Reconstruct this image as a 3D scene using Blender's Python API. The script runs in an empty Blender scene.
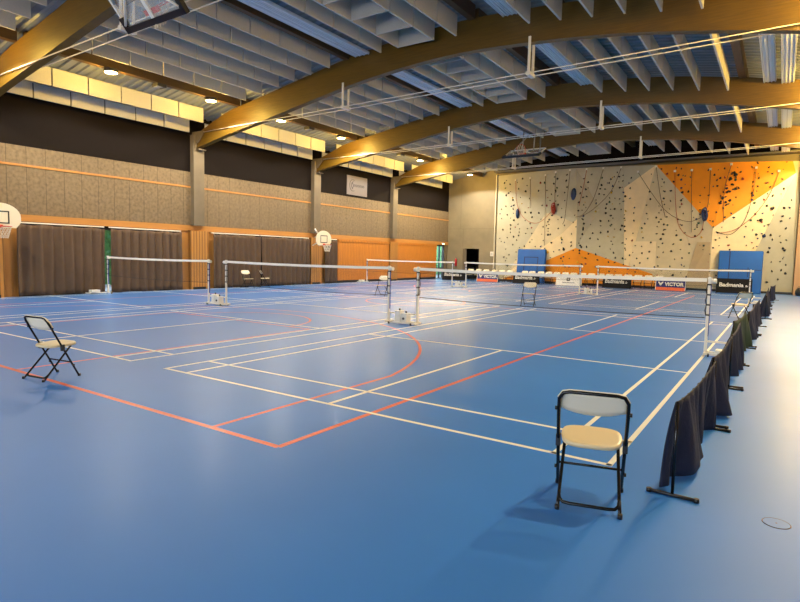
import bpy, bmesh, math, random
from mathutils import Vector, Matrix
random.seed(7)
scene = bpy.context.scene
COL = scene.collection
PI = math.pi

# ------------------------------------------------------------------ camera
F_PX, YAW, PIT, ROL = 565.5, -0.5918, -0.0808, 0.0226
CAM = Vector((7.1452, -4.6851, 1.6694))
cyw, syw, cp, sp = math.cos(YAW), math.sin(YAW), math.cos(PIT), math.sin(PIT)
fw = Vector((syw*cp, cyw*cp, sp)); rt = Vector((cyw, -syw, 0)); up = rt.cross(fw)
r2 = math.cos(ROL)*rt + math.sin(ROL)*up
u2 = -math.sin(ROL)*rt + math.cos(ROL)*up
cam = bpy.data.cameras.new('camera'); co = bpy.data.objects.new('camera', cam); COL.objects.link(co)
M = Matrix((r2, u2, -fw)).transposed().to_4x4(); M.translation = CAM
co.matrix_world = M
cam.sensor_fit = 'HORIZONTAL'; cam.sensor_width = 36.0; cam.lens = F_PX/800*36
cam.clip_start = 0.05; cam.clip_end = 300
scene.camera = co

# ------------------------------------------------------------------ materials
def lin(c):
    return tuple(((v/255)/12.92 if v/255 <= .04045 else ((v/255+.055)/1.055)**2.4) for v in c) + (1,)
def mat(name, rgb, rough=.5, metal=0., emit=None, estr=0., spec=.5, noise=None, bump=None):
    """noise=(scale, amount, stretch): brightness variation; bump=(scale, strength)"""
    m = bpy.data.materials.new(name); m.use_nodes = True
    nt = m.node_tree; b = nt.nodes['Principled BSDF']
    b.inputs['Base Color'].default_value = lin(rgb)
    b.inputs['Roughness'].default_value = rough; b.inputs['Metallic'].default_value = metal
    b.inputs['Specular IOR Level'].default_value = spec
    if emit:
        b.inputs['Emission Color'].default_value = lin(emit); b.inputs['Emission Strength'].default_value = estr
    if noise or bump:
        tc = nt.nodes.new('ShaderNodeTexCoord'); mp = nt.nodes.new('ShaderNodeMapping')
        nt.links.new(tc.outputs['Object'], mp.inputs[0])
    if noise:
        mp.inputs['Scale'].default_value = noise[2] if len(noise) > 2 else (1, 1, 1)
        n = nt.nodes.new('ShaderNodeTexNoise'); n.inputs['Scale'].default_value = noise[0]; n.inputs['Detail'].default_value = 5
        nt.links.new(mp.outputs[0], n.inputs['Vector'])
        mr = nt.nodes.new('ShaderNodeMapRange')
        mr.inputs['From Min'].default_value = .25; mr.inputs['From Max'].default_value = .75
        mr.inputs['To Min'].default_value = 1-noise[1]; mr.inputs['To Max'].default_value = 1+noise[1]
        nt.links.new(n.outputs['Fac'], mr.inputs['Value'])
        mx = nt.nodes.new('ShaderNodeVectorMath'); mx.operation = 'SCALE'
        mx.inputs[0].default_value = lin(rgb)[:3]
        nt.links.new(mr.outputs[0], mx.inputs['Scale'])
        nt.links.new(mx.outputs[0], b.inputs['Base Color'])
    if bump:
        n2 = nt.nodes.new('ShaderNodeTexNoise'); n2.inputs['Scale'].default_value = bump[0]; n2.inputs['Detail'].default_value = 3
        nt.links.new(mp.outputs[0], n2.inputs['Vector'])
        bp = nt.nodes.new('ShaderNodeBump'); bp.inputs['Strength'].default_value = bump[1]; bp.inputs['Distance'].default_value = .02
        nt.links.new(n2.outputs['Fac'], bp.inputs['Height']); nt.links.new(bp.outputs[0], b.inputs['Normal'])
    return m
def stripes(m, axis, period, width, dark, offset=0.):
    """thin darker joints every <period> along an object axis, multiplied into the base colour"""
    nt = m.node_tree; b = nt.nodes['Principled BSDF']
    tc = nt.nodes.new('ShaderNodeTexCoord'); sx = nt.nodes.new('ShaderNodeSeparateXYZ')
    nt.links.new(tc.outputs['Object'], sx.inputs[0])
    ad = nt.nodes.new('ShaderNodeMath'); ad.operation = 'ADD'; ad.inputs[1].default_value = 1000*period+offset
    nt.links.new(sx.outputs[axis], ad.inputs[0])
    md = nt.nodes.new('ShaderNodeMath'); md.operation = 'MODULO'; md.inputs[1].default_value = period
    nt.links.new(ad.outputs[0], md.inputs[0])
    lt = nt.nodes.new('ShaderNodeMath'); lt.operation = 'LESS_THAN'; lt.inputs[1].default_value = width
    nt.links.new(md.outputs[0], lt.inputs[0])
    mr = nt.nodes.new('ShaderNodeMapRange'); mr.inputs['To Min'].default_value = 1; mr.inputs['To Max'].default_value = dark
    nt.links.new(lt.outputs[0], mr.inputs['Value'])
    mx = nt.nodes.new('ShaderNodeVectorMath'); mx.operation = 'SCALE'
    if b.inputs['Base Color'].links:
        src = b.inputs['Base Color'].links[0].from_socket; nt.links.new(src, mx.inputs[0])
    else:
        mx.inputs[0].default_value = b.inputs['Base Color'].default_value[:3]
    nt.links.new(mr.outputs[0], mx.inputs['Scale']); nt.links.new(mx.outputs[0], b.inputs['Base Color'])
    return m

m_floor = mat('sports_floor_blue', (50, 122, 208), .5, spec=.26, noise=(.5, .06))
_nt = m_floor.node_tree; _lw = _nt.nodes.new('ShaderNodeLayerWeight'); _lw.inputs['Blend'].default_value = .5      # sealed varnish: mirror-like at grazing angles
_pw = _nt.nodes.new('ShaderNodeMath'); _pw.operation = 'POWER'; _pw.inputs[1].default_value = 12.
_ml = _nt.nodes.new('ShaderNodeMath'); _ml.operation = 'MULTIPLY'; _ml.inputs[1].default_value = .8
_gl = _nt.nodes.new('ShaderNodeBsdfGlossy'); _gl.inputs['Roughness'].default_value = .24; _gl.inputs['Color'].default_value = (.9, .9, .9, 1)
_mx = _nt.nodes.new('ShaderNodeMixShader')
_nt.links.new(_lw.outputs['Facing'], _pw.inputs[0]); _nt.links.new(_pw.outputs[0], _ml.inputs[0]); _nt.links.new(_ml.outputs[0], _mx.inputs[0])
_nt.links.new(_nt.nodes['Principled BSDF'].outputs[0], _mx.inputs[1]); _nt.links.new(_gl.outputs[0], _mx.inputs[2]); _nt.links.new(_mx.outputs[0], _nt.nodes['Material Output'].inputs[0])
m_white_line = mat('line_paint_white', (242, 238, 222), .4)
m_red_line = mat('line_paint_red', (212, 78, 52), .4)
m_wool = stripes(mat('wood_wool_panel', (116, 99, 73), .9, noise=(9, .3), bump=(60, .4)), 'Y', .6, .02, .55)
m_conc = mat('concrete', (106, 94, 74), .8, noise=(1.6, .14), bump=(9, .1))
m_concw = mat('concrete_wall', (134, 122, 96), .8, noise=(1.1, .16), bump=(9, .1))
m_dark = mat('dark_upper_cladding', (19, 12, 8), .85, spec=.15, noise=(2, .1))  # left wall cladding; also the shade sheet above the climbing wall
m_pine = stripes(mat('pine_boards', (194, 120, 38), .5, noise=(3, .14, (6, 6, .5))), 'Y', .145, .02, .5)
m_pine_slat = stripes(mat('pine_slats', (180, 124, 56), .5, noise=(3, .14, (6, 6, .5))), 'Y', .14, .045, .45)
m_ply = mat('plywood', (176, 122, 58), .5, noise=(2, .1, (4, 4, .5)))
m_rail = mat('pine_rail', (180, 124, 58), .5, noise=(3, .12, (4, .4, 4)))
m_glulam = mat('glulam', (92, 68, 10), .45, noise=(3.5, .22, (.5, 2, 7)))
m_glulam = stripes(m_glulam, 'Z', .045, .004, .8)
m_purlin = mat('purlin_wood', (78, 54, 24), .55, noise=(3, .2, (6, .5, 6)))
m_deck = mat('roof_deck_metal', (128, 134, 140), .45, metal=.15)
m_baf = mat('baffle_grey', (192, 190, 182), .85, noise=(30, .05))
m_bafw = mat('baffle_cream', (196, 194, 186), .85, noise=(30, .05))
m_radiant = stripes(mat('radiant_panel_white', (205, 212, 218), .4), 'X', .15, .02, .55)
m_steel = mat('painted_steel_white', (236, 231, 218), .4)
m_galv = mat('galvanised_steel', (170, 172, 170), .4, metal=.6)
m_housing = mat('lamp_housing', (60, 58, 54), .5)
m_glow = mat('lamp_diffuser', (255, 250, 235), .4, emit=(255, 232, 180), estr=14)
m_off = mat('lamp_glass_off', (190, 192, 190), .2)
m_curtain = mat('curtain_brown', (88, 68, 50), .85, noise=(4, .1))
m_glass = bpy.data.materials.new('window_glass'); m_glass.use_nodes = True
_b = m_glass.node_tree.nodes['Principled BSDF']; _b.inputs['Transmission Weight'].default_value = 1; _b.inputs['Roughness'].default_value = 0; _b.inputs['IOR'].default_value = 1.1
m_frame_dark = mat('dark_aluminium', (50, 52, 54), .4, metal=.4)
m_leaf = mat('hedge_leaf', (92, 150, 80), .6, noise=(6, .5))
m_ground = mat('outside_paving', (150, 150, 145), .9)
m_black = mat('black_plastic', (18, 18, 19), .4)
m_blackmetal = mat('black_tube', (26, 25, 24), .22, metal=.5)
m_seat = mat('cream_plastic', (224, 206, 164), .4)
m_back = mat('cream_plastic_back', (236, 228, 204), .45)
m_navy = mat('navy_fabric', (15, 25, 54), .75, noise=(5, .15), bump=(30, .25))
m_greenf = mat('dark_green_fabric', (44, 62, 38), .75, noise=(5, .15))
m_bluepad = mat('blue_band', (38, 66, 150), .6)
m_wbox = mat('white_weight_box', (232, 230, 222), .5)
m_tape = mat('net_tape', (252, 248, 236), .7)
m_cord = mat('black_cord', (20, 20, 24), .7)
m_mat_blue = mat('crash_mat_blue', (10, 92, 176), .5, noise=(1.2, .12), bump=(2, .3))
m_mat_dark = mat('crash_mat_seam', (20, 36, 82), .6)
m_grey_climb = mat('climb_grey', (188, 182, 156), .8, noise=(2.2, .07), bump=(40, .3))
m_lit_cream_climb = mat('climb_cream', (246, 222, 172), .8, noise=(2.2, .07), bump=(40, .3))  # lighter tone puts the light on the turned facets into the colour
m_tan_climb = mat('climb_tan', (212, 196, 158), .8, noise=(2.2, .07), bump=(40, .3))
m_dtan_climb = mat('climb_dark_tan', (186, 164, 126), .8, noise=(2.2, .07), bump=(40, .3))
m_orange_climb = mat('climb_orange', (236, 146, 14), .7, noise=(2.2, .06), bump=(40, .3))
m_rope = mat('rope_brown', (96, 74, 62), .9)
m_rope_red = mat('rope_red', (170, 60, 36), .9)
m_rope_blue = mat('rope_blue', (40, 50, 84), .9)
m_holdk = mat('hold_black', (26, 24, 24), .6)
m_holdb = mat('hold_blue', (24, 50, 92), .6)
m_holdg = mat('hold_green', (44, 84, 56), .6)
m_holdy = mat('hold_yellow', (206, 164, 30), .6)
m_holdr = mat('hold_red', (150, 50, 40), .6)
m_banner_k = mat('banner_black', (11, 10, 11), .7, spec=.25)
m_banner_w = mat('banner_white', (246, 242, 230), .6)
m_banner_v = mat('banner_blue', (30, 38, 112), .6)
m_banner_o = mat('banner_orange', (226, 104, 64), .6)
m_print_w = mat('print_white', (236, 232, 222), .6)
m_print_k = mat('print_dark', (44, 42, 42), .6)
m_sign = mat('sign_grey', (112, 103, 98), .6)
m_signk = mat('sign_print', (56, 48, 46), .6)
m_ext = mat('extinguisher_red', (176, 30, 34), .35)
m_bbwhite = mat('backboard_cream', (228, 216, 186), .4)
m_rim = mat('rim_orange', (204, 66, 36), .4)
m_bbnet = mat('basket_net', (220, 210, 190), .8)
m_clear = bpy.data.materials.new('clear_backboard'); m_clear.use_nodes = True
_b = m_clear.node_tree.nodes['Principled BSDF']; _b.inputs['Base Color'].default_value = (.8, .85, .85, 1); _b.inputs['Roughness'].default_value = .05; _b.inputs['Alpha'].default_value = .22
m_rightwall = stripes(mat('right_wall_boards', (214, 178, 138), .7, noise=(3, .1, (6, 6, .5))), 'Y', .6, .02, .7)
m_plast = mat('pale_plaster', (196, 188, 172), .8)

# net mesh: real thread grid, 20 mm cells, threads opaque and gaps open
m_net = bpy.data.materials.new('badminton_mesh'); m_net.use_nodes = True
nt = m_net.node_tree; b = nt.nodes['Principled BSDF']; b.inputs['Base Color'].default_value = lin((46, 42, 44)); b.inputs['Roughness'].default_value = .8
tc = nt.nodes.new('ShaderNodeTexCoord'); sx = nt.nodes.new('ShaderNodeSeparateXYZ'); nt.links.new(tc.outputs['Object'], sx.inputs[0])
outs = []
for ax in ('X', 'Z'):
    ad = nt.nodes.new('ShaderNodeMath'); ad.operation = 'ADD'; ad.inputs[1].default_value = 20.
    md = nt.nodes.new('ShaderNodeMath'); md.operation = 'MODULO'; md.inputs[1].default_value = .02
    lt = nt.nodes.new('ShaderNodeMath'); lt.operation = 'LESS_THAN'; lt.inputs[1].default_value = .0009
    nt.links.new(sx.outputs[ax], ad.inputs[0]); nt.links.new(ad.outputs[0], md.inputs[0]); nt.links.new(md.outputs[0], lt.inputs[0]); outs.append(lt)
mxm = nt.nodes.new('ShaderNodeMath'); mxm.operation = 'MAXIMUM'
nt.links.new(outs[0].outputs[0], mxm.inputs[0]); nt.links.new(outs[1].outputs[0], mxm.inputs[1]); nt.links.new(mxm.outputs[0], b.inputs['Alpha'])

# ------------------------------------------------------------------ mesh builder
class MB:
    def __init__(s): s.v = []; s.f = []; s.mi = []; s.sm = []
    def add(s, vs, fs, mi=0, smooth=False):
        o = len(s.v); s.v += [tuple(v) for v in vs]
        for f in fs: s.f.append(tuple(i+o for i in f)); s.mi.append(mi); s.sm.append(smooth)
        return s
    def box(s, x0, x1, y0, y1, z0, z1, mi=0, rot=None, at=None):
        vs = [Vector((x, y, z)) for x in (x0, x1) for y in (y0, y1) for z in (z0, z1)]
        if rot is not None: vs = [rot @ v for v in vs]
        if at is not None: vs = [v+Vector(at) for v in vs]
        return s.add(vs, [(0, 1, 3, 2), (4, 6, 7, 5), (0, 4, 5, 1), (2, 3, 7, 6), (0, 2, 6, 4), (1, 5, 7, 3)], mi)
    def quad(s, a, b, c, d, mi=0): return s.add([a, b, c, d], [(0, 1, 2, 3)], mi)
    def tube(s, pts, r, n=8, mi=0, closed=False, cap=True):
        pts = [Vector(p) for p in pts]; k = len(pts); vs = []; prev = None
        for i, p in enumerate(pts):
            if closed: t = (pts[(i+1) % k]-pts[i-1])
            else: t = pts[min(i+1, k-1)]-pts[max(i-1, 0)]
            t.normalize()
            if prev is None:
                a = Vector((0, 0, 1)) if abs(t.z) < .9 else Vector((1, 0, 0))
                u = t.cross(a).normalized()
            else:
                u = (prev-t*prev.dot(t)).normalized()
            prev = u; w = t.cross(u)
            rr = r[i] if isinstance(r, (list, tuple)) else r
            for j in range(n):
                a = 2*PI*j/n; vs.append(p+rr*(math.cos(a)*u+math.sin(a)*w))
        fs = []
        for i in range(k if closed else k-1):
            for j in range(n):
                i2 = (i+1) % k
                fs.append((i*n+j, i*n+(j+1) % n, i2*n+(j+1) % n, i2*n+j))
        s.add(vs, fs, mi, True)
        if cap and not closed:
            o = len(s.v)-len(vs)
            s.f += [tuple(o+j for j in reversed(range(n))), tuple(o+(k-1)*n+j for j in range(n))]; s.mi += [mi, mi]; s.sm += [False, False]
        return s
    def cyl(s, c, r, h, n=20, mi=0, axis='Z'):
        c = Vector(c); d = {'X': Vector((h, 0, 0)), 'Y': Vector((0, h, 0)), 'Z': Vector((0, 0, h))}[axis]
        return s.tube([c, c+d], r, n, mi)
    def prism(s, poly, d, mi=0):
        """poly: list of 3-D points (planar), extruded by vector d"""
        n = len(poly); vs = [Vector(p) for p in poly]+[Vector(p)+Vector(d) for p in poly]
        fs = [tuple(reversed(range(n))), tuple(range(n, 2*n))]+[(i, (i+1) % n, n+(i+1) % n, n+i) for i in range(n)]
        return s.add(vs, fs, mi)
    def build(s, name, mats, parent=None, loc=(0, 0, 0), rotz=0, bevel=0.):
        me = bpy.data.meshes.new(name); me.from_pydata(s.v, [], s.f)
        for m in (mats if isinstance(mats, (list, tuple)) else [mats]): me.materials.append(m)
        me.polygons.foreach_set('material_index', s.mi); me.polygons.foreach_set('use_smooth', s.sm)
        bm = bmesh.new(); bm.from_mesh(me); bmesh.ops.recalc_face_normals(bm, faces=bm.faces); bm.to_mesh(me); bm.free()
        me.update()
        o = bpy.data.objects.new(name, me); COL.objects.link(o)
        if parent is not None: o.parent = parent
        o.location = loc; o.rotation_euler = (0, 0, rotz)
        if bevel:
            md = o.modifiers.new('bevel', 'BEVEL'); md.width = bevel; md.segments = 2; md.limit_method = 'ANGLE'
        return o
def tag(o, label=None, cat=None, group=None, kind=None):
    if label: o['label'] = label
    if cat: o['category'] = cat
    if group: o['group'] = group
    if kind: o['kind'] = kind
    return o
def thing(name, label, cat, loc=(0, 0, 0), rotz=0, group=None):
    o = bpy.data.objects.new(name, None); COL.objects.link(o); o.empty_display_size = .1
    o.location = loc; o.rotation_euler = (0, 0, rotz)
    return tag(o, label, cat, group)
KIDS = {}
def kids(o): return [c for c in bpy.data.objects if c.parent == o]
def copy_thing(o, loc, rotz, label, group=None):
    def rec(src, par):
        c = src.copy(); COL.objects.link(c)
        if par is not None: c.parent = par
        if src.name not in KIDS: KIDS[src.name] = kids(src)
        for k in KIDS[src.name]: rec(k, c)
        return c
    c = rec(o, None); c.location = loc; c.rotation_euler = (0, 0, rotz); c['label'] = label
    if group: c['group'] = group
    return c
def struct(o): o['kind'] = 'structure'; return o
def text_mb(body, size, mat_, name, parent, origin, xdir, zdir, width=None, bold=.0):
    """flat lettering placed on a surface: origin is the left end of the base line"""
    cu = bpy.data.curves.new('lettering', 'FONT'); cu.body = body; cu.size = size; cu.offset = bold; cu.extrude = .002
    to = bpy.data.objects.new('lettering_source', cu); COL.objects.link(to)
    dg = bpy.context.evaluated_depsgraph_get(); me = bpy.data.meshes.new_from_object(to.evaluated_get(dg))
    bpy.data.objects.remove(to); me.materials.clear(); me.materials.append(mat_); me.name = name
    xs = [v.co.x for v in me.vertices]; k = (width/(max(xs)-min(xs))) if width else 1.; x0 = min(xs)
    X = Vector(xdir).normalized(); Z = Vector(zdir).normalized(); N = X.cross(Z)
    for v in me.vertices:
        c = v.co.copy(); v.co = Vector(origin)+X*((c.x-x0)*k)+Z*c.y+N*c.z
    o = bpy.data.objects.new(name, me); COL.objects.link(o); o.parent = parent
    return o

# ------------------------------------------------------------------ setting
XL, XR, YN, YF = -14.0, 10.5, -12.0, 33.1
GAP = .835; Y2 = 13.4+2.47           # gap between neighbouring courts, near line of the far row
BEAMS = [2.95, 10.84, 18.3, 25.7]
BB = [(-14.2, 5.95), (-12, 6.35), (-9.8, 6.70), (-7.7, 7.06), (-5.5, 7.41), (-3.3, 7.65), (-1.5, 7.74), (.1, 7.70), (2.9, 7.48), (5.2, 7.13), (7.1, 6.76), (8.8, 6.38), (10.6, 5.95)]
def beam_bottom(x):
    if x <= BB[0][0]: return BB[0][1]
    for i in range(len(BB)-1):
        if x <= BB[i+1][0]:
            x0, z0 = BB[max(i-1, 0)]; x1, z1 = BB[i]; x2, z2 = BB[i+1]; x3, z3 = BB[min(i+2, len(BB)-1)]
            t = (x-x1)/(x2-x1); m1 = (z2-z0)/(x2-x0)*(x2-x1); m2 = (z3-z1)/(x3-x1)*(x2-x1)
            return (2*t**3-3*t*t+1)*z1+(t**3-2*t*t+t)*m1+(-2*t**3+3*t*t)*z2+(t**3-t*t)*m2
    return BB[-1][1]
def deck_z(x): return beam_bottom(x)+1.3

# floor with painted lines
fl = MB(); fl.box(XL-.3, XR+.3, YN-.3, YF+.6, -.2, 0, 0)
def ln(x0, y0, x1, y1, w=.048, mi=1, z=.0022):
    fl.box(min(x0, x1)-(w/2 if x0 == x1 else 0), max(x0, x1)+(w/2 if x0 == x1 else 0), min(y0, y1)-(w/2 if y0 == y1 else 0), max(y0, y1)+(w/2 if y0 == y1 else 0), 0, z, mi)
def court(ox, oy):
    e = .02
    for x in (e, .48, 5.62, 6.08): ln(ox+x, oy, ox+x, oy+13.4)
    for y in (e, .74, 4.74, 8.66, 12.66, 13.38): ln(ox, oy+y, ox+6.1, oy+y)
    ln(ox+3.05, oy, ox+3.05, oy+4.74); ln(ox+3.05, oy+8.66, ox+3.05, oy+13.4)
CX = [0., -(GAP+6.1), -2*(GAP+6.1)]
for ox in CX:
    for oy in (0., Y2): court(ox, oy)
RZ = .0014
def rarc(cx, cy, r, a0, a1, n=40, w=.05):
    pts = []
    for i in range(n+1):
        a = a0+(a1-a0)*i/n
        pts.append([(cx+(r-w/2)*math.cos(a), cy+(r-w/2)*math.sin(a), RZ), (cx+(r+w/2)*math.cos(a), cy+(r+w/2)*math.sin(a), RZ)])
    for i in range(n): fl.quad(pts[i][0], pts[i][1], pts[i+1][1], pts[i+1][0], 2)
bx0, bx1, by0, by1, bcx = -11.35, 3.65, -1.31, 26.69, -3.85     # basketball court, red lines
for (a, b_, c, d) in ((bx0, by0, bx1, by0), (bx0, by1, bx1, by1), (bx0, by0, bx0, by1), (bx1, by0, bx1, by1), (bx0, 12.69, bx1, 12.69)):
    ln(a, b_, c, d, .06, 2, RZ)
rarc(bcx, 12.69, 1.8, 0, 2*PI)
for yb, sgn in ((by0, 1), (by1, -1)):
    hy = yb+sgn*1.575; th = math.asin((1.4)/6.75)
    for s in (-1, 1):
        ln(bcx+s*6.6, yb, bcx+s*6.6, yb+sgn*2.99, .05, 2, RZ); ln(bcx+s*2.45, yb, bcx+s*2.45, yb+sgn*5.8, .05, 2, RZ)
    ln(bcx-2.45, yb+sgn*5.8, bcx+2.45, yb+sgn*5.8, .05, 2, RZ)
    a0 = math.asin(1.415/6.75)
    if sgn > 0: rarc(bcx, hy, 6.75, a0, PI-a0); rarc(bcx, yb+5.8, 1.8, 0, PI)
    else: rarc(bcx, hy, 6.75, PI+a0, 2*PI-a0); rarc(bcx, yb-5.8, 1.8, PI, 2*PI)
struct(fl.build('floor', [m_floor, m_white_line, m_red_line]))

# roof deck: trapezoidal metal sheet, ribs along x, arched like the beams
dk = MB(); prof = []
y = YN-.3
while y < YF+.6:
    prof += [(y, 0), (y+.11, 0), (y+.15, .05), (y+.26, .05)]; y += .30
xs = [XL-.4+i*(XR-XL+.8)/24 for i in range(25)]
vs = [(x, py, deck_z(x)+pz) for x in xs for (py, pz) in prof]; n = len(prof)
dk.add(vs, [(i*n+j, i*n+j+1, (i+1)*n+j+1, (i+1)*n+j) for i in range(24) for j in range(n-1)])
dk.box(XL-.4, XR+.4, YN-.3, YF+.6, 9.4, 9.5)
struct(dk.build('ceiling', m_deck))

# left wall: bays, boards below, wood-wool panels in the middle, dark cladding above
wl = MB()
RB, RT = 2.51, 2.74
openings = [(6.5, 8.3, 0.0, 2.42), (31.42, 32.72, 0.0, 2.45)]
def wall_rect(mb, y0, y1, z0, z1, mi):
    cuts = sorted({y0, y1} | {v for o in openings for v in o[:2] if y0 < v < y1})
    for a, c in zip(cuts, cuts[1:]):
        o = next((o for o in openings if o[0] <= a+1e-4 and c <= o[1]+1e-4), None)
        if o and o[3] > z0:
            if o[3] < z1: mb.box(XL-.3, XL, a, c, o[3], z1, mi)
        else: mb.box(XL-.3, XL, a, c, z0, z1, mi)
for (y0, y1, mi) in ((YN-.3, 2.0, 0), (2.0, 3.94, 4), (3.94, 10.0, 3), (10.0, 11.75, 4), (11.75, 17.8, 3), (17.8, 19.2, 4), (19.2, 20.2, 3), (20.2, 31.35, 0), (31.35, YF+.6, 5)):
    wall_rect(wl, y0, y1, 0, RB, mi)
wl.box(XL-.3, XL, YN-.3, YF+.6, RB, 5.0, 1); wl.box(XL-.3, XL-.02, YN-.3, YF+.6, 5.0, 9.4, 2)
WL = struct(wl.build('wall_left', [m_pine, m_wool, m_dark, m_dark, m_ply, m_conc]))
for nm, (z0, z1, d) in (('trim_1', (RB, RT, .05)), ('trim_2', (4.33, 4.40, .025))):
    t = MB(); e = [YN-.2, 3.1, 3.75, 10.45, 11.25, 18.0, 18.62, 25.4, 26.0, YF]
    if nm == 'trim_1': t.box(XL, XL+d, YN-.2, YF, z0, z1)
    else: t.box(XL, XL+d, YN-.2, YF, z0, z1)
    struct(t.build(nm, m_rail))
bd = MB(); bd.box(XL, XL+.03, 20.25, 25.3, 0, .14); bd.box(XL, XL+.03, 26.1, 31.3, 0, .14); struct(bd.build('baseboard_left', m_black))
# board doors standing proud of the wall
for i, (y0, y1) in enumerate(((20.22, 25.38), (26.05, 31.33))):
    d = MB(); d.box(XL, XL+.07, y0, y1, .14, RB-.02); d.box(XL+.07, XL+.10, y0, y1, RB-.14, RB-.02); struct(d.build('trim_%d' % (3+i), m_pine))
# windows behind the curtain gap and by the far corner
for i, (y0, y1, z0, z1) in enumerate(openings):
    w = MB(); xf = XL-.18; t = .06
    w.box(xf, xf+.08, y0, y0+t, z0, z1); w.box(xf, xf+.08, y1-t, y1, z0, z1); w.box(xf, xf+.08, y0, y1, z1-t, z1); w.box(xf, xf+.08, y0, y1, z0, z0+t)
    ym = (y0+y1)/2; w.box(xf, xf+.08, ym-.05, ym+.05, z0, z1)
    if i == 1: w.box(xf, xf+.08, y0, y1, .72, .80)
    wo = struct(w.build('window_%d' % (i+1), m_frame_dark))
    g = MB(); g.box(xf+.03, xf+.04, y0+.02, y1-.02, z0+.02, z1-.02); g.build('pane', m_glass, wo)
# far wall: concrete to the left with a door opening, plain behind the climbing wall
DX0, DX1, DZ = -12.72, -11.36, 2.27
wf = MB()
wf.box(XL-.3, DX0, YF, YF+.3, 0, 9.4); wf.box(DX0, DX1, YF, YF+.3, DZ, 9.4); wf.box(DX1, XR+.3, YF, YF+.3, 0, 9.4)
WF = struct(wf.build('wall_far', m_concw))
j = MB(); j.box(XL, -10.1, YF-.006, YF, 3.72, 3.735); j.box(-12.95, -12.935, YF-.006, YF, 3.75, 7.5); j.box(-12.72, -12.7, YF-.006, YF, 2.4, 3.72); j.build('formwork_joint', m_conc, WF)
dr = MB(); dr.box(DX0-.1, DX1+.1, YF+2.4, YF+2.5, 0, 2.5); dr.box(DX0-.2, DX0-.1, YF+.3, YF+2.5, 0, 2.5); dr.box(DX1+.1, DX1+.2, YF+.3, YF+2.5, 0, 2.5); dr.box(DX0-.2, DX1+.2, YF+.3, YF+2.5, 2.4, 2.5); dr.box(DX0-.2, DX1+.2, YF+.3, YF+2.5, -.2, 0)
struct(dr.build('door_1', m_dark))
d = MB(); d.box(DX0, DX0+.3, YF+.05, YF+.1, .0, DZ-.02); struct(d.build('door_2', m_conc))
# right wall, out of the frame
wr = MB(); wr.box(XR, XR+.3, YN-.3, YF+.6, 0, 4.2, 0); wr.box(XR, XR+.3, YN-.3, YF+.6, 4.2, 9.4, 1); struct(wr.build('wall_right', [m_rightwall, m_plast]))
wn = MB(); wn.box(XL-.3, XR+.3, YN-.3, YN, 0, 1.2); wn.box(XL-.3, XR+.3, YN-.3, YN, 4.6, 9.4); wn.box(XL-.3, -11, YN-.3, YN, 1.2, 4.6); wn.box(9, XR+.3, YN-.3, YN, 1.2, 4.6); struct(wn.build('wall_near', m_plast))
w = MB()
for k in range(11): w.box(-11+k*2-.04, -11+k*2+.04, YN-.2, YN-.1, 1.2, 4.6)
w.box(-11, 9, YN-.2, YN-.1, 1.2, 1.28); w.box(-11, 9, YN-.2, YN-.1, 4.52, 4.6); wo = struct(w.build('window_3', m_frame_dark))  # unseen window band behind the camera, added to go with the fill light
g = MB(); g.box(-11, 9, YN-.16, YN-.15, 1.2, 4.6); g.build('pane', m_glass, wo)
al = bpy.data.lights.new('window_daylight', 'AREA'); al.shape = 'RECTANGLE'; al.size = 19.6; al.size_y = 3.2; al.energy = 1200; al.color = (1., .97, .91)  # added fill light, brightens surfaces that face the camera
ao = bpy.data.objects.new('window_daylight', al); COL.objects.link(ao); ao.location = (-1, YN-.05, 2.9); ao.rotation_euler = (PI/2, 0, 0)
t = MB(); t.box(-10.05, 7.7, YF-.03, YF, 7.74, 9.2); struct(t.build('trim_7', m_dark))  # added dark sheet, stands in for the shade under the roof
# short return at the right end of the climbing wall
rw = MB(); rw.box(7.72, XR, 32.2, YF, 0, 4.9, 2); rw.box(7.72, XR, 32.2, YF, 4.9, 9.0, 1); struct(rw.build('trim_5', [m_ply, m_concw, mat('pale_boards', (190, 152, 112), .7)]))

# outside greenery seen through the panes
def hedge(x, y0, y1, label):
    mb = MB(); rng = random.Random(int(y0*10))
    for k in range(2600):
        p = Vector((x+rng.uniform(-.5, .5), rng.uniform(y0, y1), rng.uniform(0, 3.2)))
        a = Vector((rng.uniform(-1, 1), rng.uniform(-1, 1), rng.uniform(-1, 1))).normalized()*.11
        c = Vector((rng.uniform(-1, 1), rng.uniform(-1, 1), rng.uniform(-1, 1))).normalized()*.07
        mb.add([p-a, p+c, p+a, p-c], [(0, 1, 2, 3)])
    mb.box(x-.25, x+.25, y0, y1, 0, 2.9)
    return tag(mb.build('hedge', m_leaf), label, 'hedge', 'hedges outside the windows')
hedge(-19.0, 34.0, 46.0, 'green hedge outside the far corner window')
hedge(-19.0, 6.0, 14.0, 'green hedge outside the gap between the nearest curtains')
g = MB(); g.box(-26, XL-.31, YN, YF+15, -.25, -.05); struct(g.build('trim_6', m_ground))

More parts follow.
